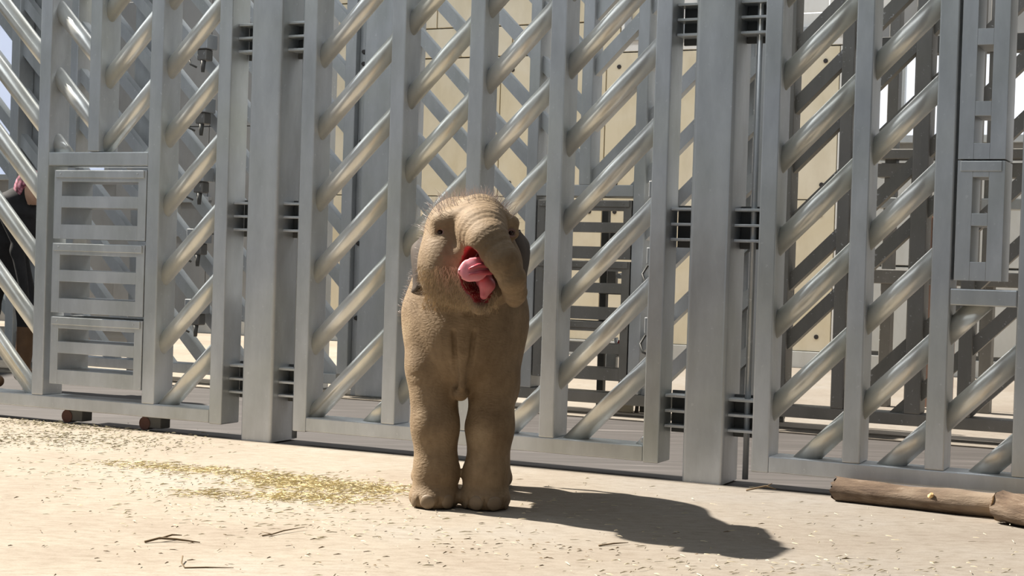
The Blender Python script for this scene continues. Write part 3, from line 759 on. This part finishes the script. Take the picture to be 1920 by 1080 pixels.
# toenails
NAIL = plain('pale_toenail', (0.20, 0.145, 0.092), 0.6, 0, 0.12, 20, 0.1)
for cx0, angs in ((-0.267, (-1.02, -0.22, 0.72)), (-0.074, (-1.10, -0.42, 0.42, 1.20))):
    for a in angs:
        wd = 0.030 if abs(a) < 0.8 else 0.022
        px, py = cx0+math.sin(a)*0.083, 5.733-math.cos(a)*0.086
        epart('toenail', ball_bm((px, py, 0.030), (wd, 0.0095, 0.027), 14, 8, Matrix.Rotation(a, 3, 'Z')), NAIL)
# tail
bm = bmesh.new(); chain_bm(bm, [(-0.17, 6.44, 0.84), (-0.17, 6.51, 0.74), (-0.165, 6.52, 0.60), (-0.16, 6.50, 0.46), (-0.16, 6.50, 0.38)], [0.032, 0.024, 0.016, 0.012, 0.016], 10)
epart('tail', bm, SKIN)
# hair: fine bristles on crown, nape and back
bvh_me = body.data
from mathutils.bvhtree import BVHTree
vs = [Vector(v.co) for v in bvh_me.vertices]; bt = BVHTree.FromPolygons(vs, [tuple(p.vertices) for p in bvh_me.polygons])
HAIR = plain('pale_bristle', (0.62, 0.54, 0.50), 0.6, 0, 0.2, 30, 0)
verts, faces = [], []
def strand(p, d, L, wd):
    side = d.cross(Vector((0.3, -1, 0.1))).normalized()*wd; bend = Vector((random.uniform(-.3, .3), random.uniform(-.2, .3), -0.15))*L
    q = p+d*L*0.55+bend*0.2; e = p+d*L+bend; k = len(verts)
    verts.extend([p-side-d*0.003, p+side-d*0.003, q+side*0.7, q-side*0.7, e]); faces.extend([(k, k+1, k+2, k+3), (k+3, k+2, k+4)])
for i in range(900):
    o = Vector((-0.16+random.uniform(-0.21, 0.20)-EX, 5.60+random.uniform(-0.12, 0.30)-EY, 1.4)); hit = bt.ray_cast(o, Vector((0, 0, -1)))
    if hit[0] and hit[0].z > 1.02:
        strand(hit[0], (hit[1]+Vector((random.uniform(-.3, .3), random.uniform(-.1, .5), 0.5))).normalized(), random.uniform(0.02, 0.065), 0.0007)
for i in range(700):
    o = Vector((-0.9-EX, 5.60+random.uniform(0.0, 0.6)-EY, random.uniform(0.7, 1.1))); hit = bt.ray_cast(o, Vector((1, 0, 0)))
    if hit[0]: strand(hit[0], (hit[1]+Vector((0, 0.2, random.uniform(-.1, .7)))).normalized(), random.uniform(0.010, 0.030), 0.0006)
hm = bpy.data.meshes.new('hair'); hm.from_pydata([tuple(v) for v in verts], [], faces)
o = link('hair', hm, HAIR, root, label='sparse pale bristles on crown and back'); o['kind'] = 'stuff'
# tan furry cheek and jaw wisps
verts, faces = [], []
for i in range(1500):
    o = Vector((random.uniform(-0.34, -0.05)-EX, 5.0-EY, random.uniform(0.74, 0.90))); hit = bt.ray_cast(o, Vector((0, 1, 0)))
    if hit[0] and hit[0].y+EY > 5.40 and hit[0].y+EY < 5.68:
        strand(hit[0], (hit[1]*0.5+Vector((random.uniform(-.3, .3), 0, -1))).normalized(), random.uniform(0.010, 0.022), 0.0009)
hm = bpy.data.meshes.new('jaw_hair'); hm.from_pydata([tuple(v) for v in verts], [], faces)
o = link('jaw_hair', hm, plain('tan_fuzz', (0.50, 0.38, 0.24), 0.8, 0, 0.2, 30, 0), root, label='short tan fuzz on cheek and jaw'); o['kind'] = 'stuff'

# =================================================================== KEEPER bending behind the left gate
def fenceM(s, n): 
    p = F(s, n, 0); return Matrix.Translation((p.x, p.y, 0)) @ Matrix.Rotation(-TH, 4, 'Z')
kp = thing('person', F(-4.35, 1.35, 0), 'person in black clothes bending forward behind left end of left gate', 'person', None, -TH)
SK = plain('skin', (0.52, 0.33, 0.24), 0.55, 0, 0.06, 20, 0.05); BLACK = plain('black_cloth', (0.012, 0.012, 0.014), 0.9, 0, 0.3, 30, 0.3)
BOOT = plain('brown_boot', (0.12, 0.065, 0.03), 0.6, 0, 0.2, 12, 0.2); PINK = None
kb = Field((-0.45, -0.35, -0.01), (0.75, 0.40, 1.46), 0.008)
L_ = [(-0.13, -0.02), (0.10, 0.10)]
for (x, y) in L_:
    kb.chain([(-0.02, y*0.9, 0.90), (x+0.04, y, 0.50), (x, y, 0.10)], [0.105, 0.068, 0.048], 0.04)
    kb.chain([(x, y, 0.09), (x+0.16, y-0.02, 0.045)], [0.05, 0.038], 0.03)
kb.ell((-0.02, 0.04, 0.98), (0.15, 0.17, 0.13), 0.05)
kb.chain([(0.0, 0.04, 1.0), (0.16, 0.04, 1.12), (0.27, 0.04, 1.20)], [0.135, 0.14, 0.12], 0.06)
kb.capsule((0.26, -0.11, 1.19), (0.26, 0.19, 1.19), 0.065, 0.065, 0.05)
kb.capsule((0.30, 0.04, 1.22), (0.35, 0.03, 1.27), 0.055, 0.05, 0.03)
kb.ell((0.385, 0.03, 1.30), (0.088, 0.076, 0.11), 0.02)
kb.ell((0.468, 0.028, 1.285), (0.018, 0.012, 0.016), 0.01)
for y, dx in ((-0.13, 0.0), (0.21, 0.03)):
    kb.chain([(0.27, y, 1.17), (0.25+dx, y, 0.90), (0.31+dx, y, 0.67)], [0.055, 0.042, 0.030], 0.03)
    hx, hz = 0.315+dx, 0.62
    kb.ell((hx, y, hz), (0.022, 0.040, 0.045), 0.015)
    for k, (fy, ln) in enumerate(((-0.030, 0.055), (-0.010, 0.066), (0.010, 0.062), (0.030, 0.050))):
        kb.chain([(hx, y+fy, hz-0.03), (hx+0.004, y+fy*1.2, hz-0.03-ln*0.6), (hx+0.014, y+fy*1.25, hz-0.03-ln)], [0.0105, 0.0095, 0.008], 0.006)
    kb.chain([(hx+0.005, y-0.035 if y < 0 else y+0.035, hz+0.012), (hx+0.03, (y-0.052) if y < 0 else y+0.052, hz-0.015), (hx+0.04, (y-0.05) if y < 0 else y+0.05, hz-0.04)], [0.013, 0.011, 0.009], 0.008)
kme = kb.mesh('person_body'); kme.materials.append(SK); kme.materials.append(BLACK); kme.materials.append(BOOT)
for pl in kme.polygons:
    c = pl.center; i = 1
    if c.z < 0.40 and c.x < 0.30: i = 2
    if c.x > 0.24 and c.z < 0.60: i = 1
    if c.x > 0.385 and c.z > 1.2: i = 0
    pl.material_index = i
def lean(me_):
    for v in me_.vertices: v.co.x -= 0.17*min(max((v.co.z-0.95)/0.25, 0), 1)
    return me_
lean(kme); pb = link('body', kme, None, kp)
def pinkmat():
    m, nt, bs = newmat('pink_floral_cloth'); v = nt.nodes.new('ShaderNodeTexVoronoi'); v.inputs['Scale'].default_value = 34
    tc = nt.nodes.new('ShaderNodeTexCoord'); nt.links.new(tc.outputs['Object'], v.inputs['Vector'])
    r = ramp(nt, v.outputs['Distance'], [(0.25, (0.62, 0.30, 0.38)), (0.5, (0.33, 0.10, 0.15)), (0.75, (0.06, 0.02, 0.03))])
    nt.links.new(r.outputs[0], bs.inputs['Base Color']); bs.inputs['Roughness'].default_value = 0.9; return m
hf = Field((0.2, -0.15, 1.1), (0.55, 0.2, 1.5), 0.008)
hf.ell((0.370, 0.03, 1.325), (0.105, 0.095, 0.105), 0.02); hf.capsule((0.30, 0.03, 1.29), (0.25, 0.03, 1.22), 0.06, 0.04, 0.03)
sl, X, Y, Z = hf.region((0.2, -0.2, 1.0), (0.6, 0.3, 1.6)); hf.cut(sl, Z-(1.25+np.maximum(X-0.34, 0)*1.3-(X < 0.34)*0.13), 0.01)
link('head_scarf', lean(hf.mesh('head_scarf')), pinkmat(), kp, label='pink floral head scarf')
for y in (-0.02, 0.075): link('eye', lean(bm_mesh(ball_bm((0.456, y, 1.312), (0.011, 0.012, 0.008)), 'eye')), EYEM, kp)

# =================================================================== LOG
def bark():
    m, nt, bs = newmat('bark'); a = noise(nt, 6, 6, 0.7, stretch=(1, 4, 4)); b = noise(nt, 2.5, 3)
    r = ramp(nt, a.outputs['Fac'], [(0.3, (0.05, 0.03, 0.02)), (0.55, (0.13, 0.088, 0.058)), (0.75, (0.27, 0.215, 0.165))])
    s_ = ramp(nt, b.outputs['Fac'], [(0.5, (0, 0, 0)), (0.68, (1, 1, 1))])
    nt.links.new(mixc(nt, s_.outputs[0], r.outputs[0], (0.22, 0.17, 0.125)), bs.inputs['Base Color']); bs.inputs['Roughness'].default_value = 0.9
    bump(nt, bs, a.outputs['Fac'], 0.8, 0.012); return m
BARK = bark(); WOOD = plain('split_wood', (0.62, 0.42, 0.20), 0.8, 0, 0.25, 25, 0.3)
def log(loc, rz, L, r0, r1, label, seed, tilt=0.0, bend=0.02, pale=False):
    rnd = random.Random(seed); g = thing('log', loc, label, 'log', None, rz); bm = bmesh.new(); N, K = 26, 18; rings = []
    ph = [rnd.uniform(0, 6.28) for _ in range(6)]
    for i in range(N+1):
        t = i/N; r = r0+(r1-r0)*t; r *= 1+0.05*math.sin(t*17+ph[0])+0.04*math.sin(t*31+ph[1])
        cy = bend*math.sin(t*PI*1.3+ph[2]); cz = r0+tilt*t*L+bend*0.3*math.sin(t*5+ph[3]); ring = []
        for k in range(K):
            a = 2*PI*k/K; rr = r*(1+0.06*math.sin(3*a+ph[4]+t*4)+0.05*math.sin(5*a+ph[5]-t*7)+rnd.uniform(-.025, .025))
            xj = 0 if 0 < i < N else rnd.uniform(-0.012, 0.012)
            ring.append(bm.verts.new((t*L+xj, cy+rr*math.cos(a), max(cz+rr*math.sin(a), 0.001))))
        rings.append(ring)
    for a, b in zip(rings, rings[1:]):
        for k in range(K):
            fc = bm.faces.new((a[k], a[(k+1) % K], b[(k+1) % K], b[k])); fc.smooth = True
    link('bark', bm_mesh(bm, 'bark'), BARK, g)
    for ring_i, sx in ((0, -1), (N, 1)):
        t = ring_i/N; r = (r0, r1)[ring_i > 0]*1.0; cy = bend*math.sin(t*PI*1.3+ph[2]); cz = r0+tilt*t*L+bend*0.3*math.sin(t*5+ph[3])
        bm = bmesh.new(); c0 = bm.verts.new((t*L+sx*0.004, cy, cz)); K2 = 18; vv = []
        for k in range(K2):
            a = 2*PI*k/K2; rr = r*(1.0+rnd.uniform(-.05, .03)); vv.append(bm.verts.new((t*L+rnd.uniform(-.008, .008), cy+rr*math.cos(a), cz+rr*math.sin(a))))
        for k in range(K2): bm.faces.new((vv[k], vv[(k+1) % K2], c0))
        link('cut_end', bm_mesh(bm, 'cut_end'), WOOD if (sx > 0 or pale) else plain('old_cut_wood', (0.14, 0.08, 0.055), 0.9), g)
    return g
p0 = F(1.535, -0.135, 0); g = log(p0, -TH-0.05, 1.3, 0.047, 0.054, 'long rough brown log lying on floor below the right gate', 3)
bm = bmesh.new(); chain_bm(bm, [(0.385, -0.035, 0.05), (0.40, -0.052, 0.062), (0.405, -0.062, 0.075)], [0.016, 0.012, 0.006], 7); link('knot', bm_mesh(bm, 'knot'), WOOD, g, label='pale yellow broken twig stub')
p1 = F(2.215, -0.285, 0); log(p1, -TH-0.62, 0.55, 0.060, 0.064, 'short thick log end lying against the long log at right edge', 11, pale=True)
# lift second log on the first (it lies across it)

# =================================================================== STRAW AND TWIGS
def straw_patch(name, label, areas, mat, Lr, wr, cat='straw', zs=0.002):
    V, Fa = [], []
    for (x0, y0, x1, y1, sx, sy, cnt) in areas:
        for _ in range(cnt):
            t = random.random(); x = x0+(x1-x0)*t+random.gauss(0, sx); y = y0+(y1-y0)*t+random.gauss(0, sy)
            L = random.uniform(*Lr); a = random.gauss(-0.3, 0.9); wd = random.uniform(*wr)
            c, s = math.cos(a)*L/2, math.sin(a)*L/2; nx, ny = -math.sin(a)*wd, math.cos(a)*wd
            z = zs+random.random()*0.006; zt = random.uniform(-0.001, 0.004); k = len(V)
            V += [(x-c-nx, y-s-ny, z), (x-c+nx, y-s+ny, z), (x+c, y+s, z+zt), (x-c, y-s, z+wd*1.6), (x+c*0.1, y+s*0.1, z+wd*2.2+zt)]
            Fa += [(k, k+4, k+3), (k+1, k+3, k+4), (k, k+2, k+4), (k+1, k+4, k+2)]
    m_ = bpy.data.meshes.new(name); m_.from_pydata(V, [], Fa); o = link(name, m_, mat); props(o, label, cat, kind='stuff'); return o
STRAW = plain('yellow_straw', (0.60, 0.51, 0.29), 0.8, 0, 0.25, 6, 0); CHAFF = plain('pale_chaff', (0.60, 0.53, 0.38), 0.85, 0, 0.3, 5, 0)
DKCH = plain('dark_chaff', (0.17, 0.12, 0.07), 0.9, 0, 0.3, 5, 0); GRN = plain('greenish_hay', (0.37, 0.33, 0.22), 0.9, 0, 0.3, 5, 0)
straw_patch('straw', 'yellow straw strewn on the floor left of the elephant', [(-1.65, 6.63, -0.85, 6.30, 0.10, 0.06, 900), (-0.95, 6.25, -0.45, 6.05, 0.13, 0.09, 1500), (-1.2, 5.85, -0.7, 5.8, 0.12, 0.06, 500), (-0.80, 5.95, -0.62, 5.75, 0.10, 0.07, 400)], STRAW, (0.008, 0.05), (0.0005, 0.0013))
straw_patch('chaff', 'pale chaff scattered over the whole sandy floor', [(-1.6, 5.3, 1.6, 5.3, 0.3, 0.5, 330), (-2.0, 6.4, -0.3, 6.0, 0.35, 0.2, 600), (0.4, 4.6, 1.5, 4.8, 0.3, 0.12, 160), (-1.2, 5.6, -0.3, 5.2, 0.3, 0.2, 260)], CHAFF, (0.006, 0.04), (0.0005, 0.0014))
straw_patch('dark_chaff', 'dark bits of stalk scattered over the sandy floor', [(-1.6, 5.2, 1.5, 5.0, 0.3, 0.5, 60), (-1.3, 4.7, -0.2, 4.6, 0.3, 0.15, 50), (-0.1, 5.0, 0.3, 4.9, 0.2, 0.1, 60)], DKCH, (0.006, 0.03), (0.0006, 0.0015))
straw_patch('hay', 'greenish hay dust on the floor below the left gate', [(-2.6, 7.5, -1.75, 7.35, 0.25, 0.22, 1300), (-2.75, 8.15, -1.95, 7.8, 0.10, 0.05, 500)], GRN, (0.006, 0.035), (0.0006, 0.0015))
TW = plain('twig_bark', (0.16, 0.11, 0.06), 0.9)
def twig(loc, pts, r, label, br=None):
    g = bmesh.new(); chain_bm(g, [(x, y, z+r) for x, y, z in pts], [r]*(len(pts)-1)+[r*0.4], 6)
    if br: chain_bm(g, [(x, y, z+r) for x, y, z in br], [r*0.8]*(len(br)-1)+[r*0.3], 6)
    o = link('twig', bm_mesh(g, 'twig'), TW); o.location = loc; props(o, label, 'twig'); return o
twig((-0.925, 4.46, 0), [(-0.03, 0.11, 0.012), (-0.02, 0.05, 0.004), (0.0, 0.0, 0), (0.06, 0.015, 0), (0.14, 0.01, 0.002)], 0.0022, 'thin V-shaped twig on floor near the bottom edge of the photo')
twig((-0.76, 5.03, 0), [(-0.03, -0.02, 0), (0.0, 0.0, 0.002), (0.03, 0.05, 0.006), (0.09, 0.12, 0.008)], 0.0024, 'pale bent twig on sunlit floor left of the elephant shadow', [(0.0, 0.0, 0.002), (-0.04, 0.03, 0.004)])
twig((-1.06, 4.86, 0), [(-0.07, -0.03, 0), (-0.03, 0.0, 0.008), (0.02, 0.01, 0.004), (0.10, -0.01, 0)], 0.004, 'dark clump of twig left of the V-shaped twig', [(-0.03, 0.0, 0.006), (0.0, 0.04, 0.012), (0.03, 0.05, 0.01)])
twig((0.36, 5.05, 0), [(-0.05, -0.03, 0), (0.0, 0.0, 0.003), (0.05, 0.02, 0.004)], 0.0028, 'short dark twig under the edge of the elephant shadow')
twig((1.06, 6.38, 0), [(-0.06, 0.01, 0), (-0.02, 0.0, 0.012), (0.02, 0.01, 0.02), (0.06, -0.01, 0.012)], 0.004, 'small dark twig beside the foot of the right post', [(0.02, 0.01, 0.016), (0.05, 0.03, 0.03)])
bpy.data.objects.remove(jt)
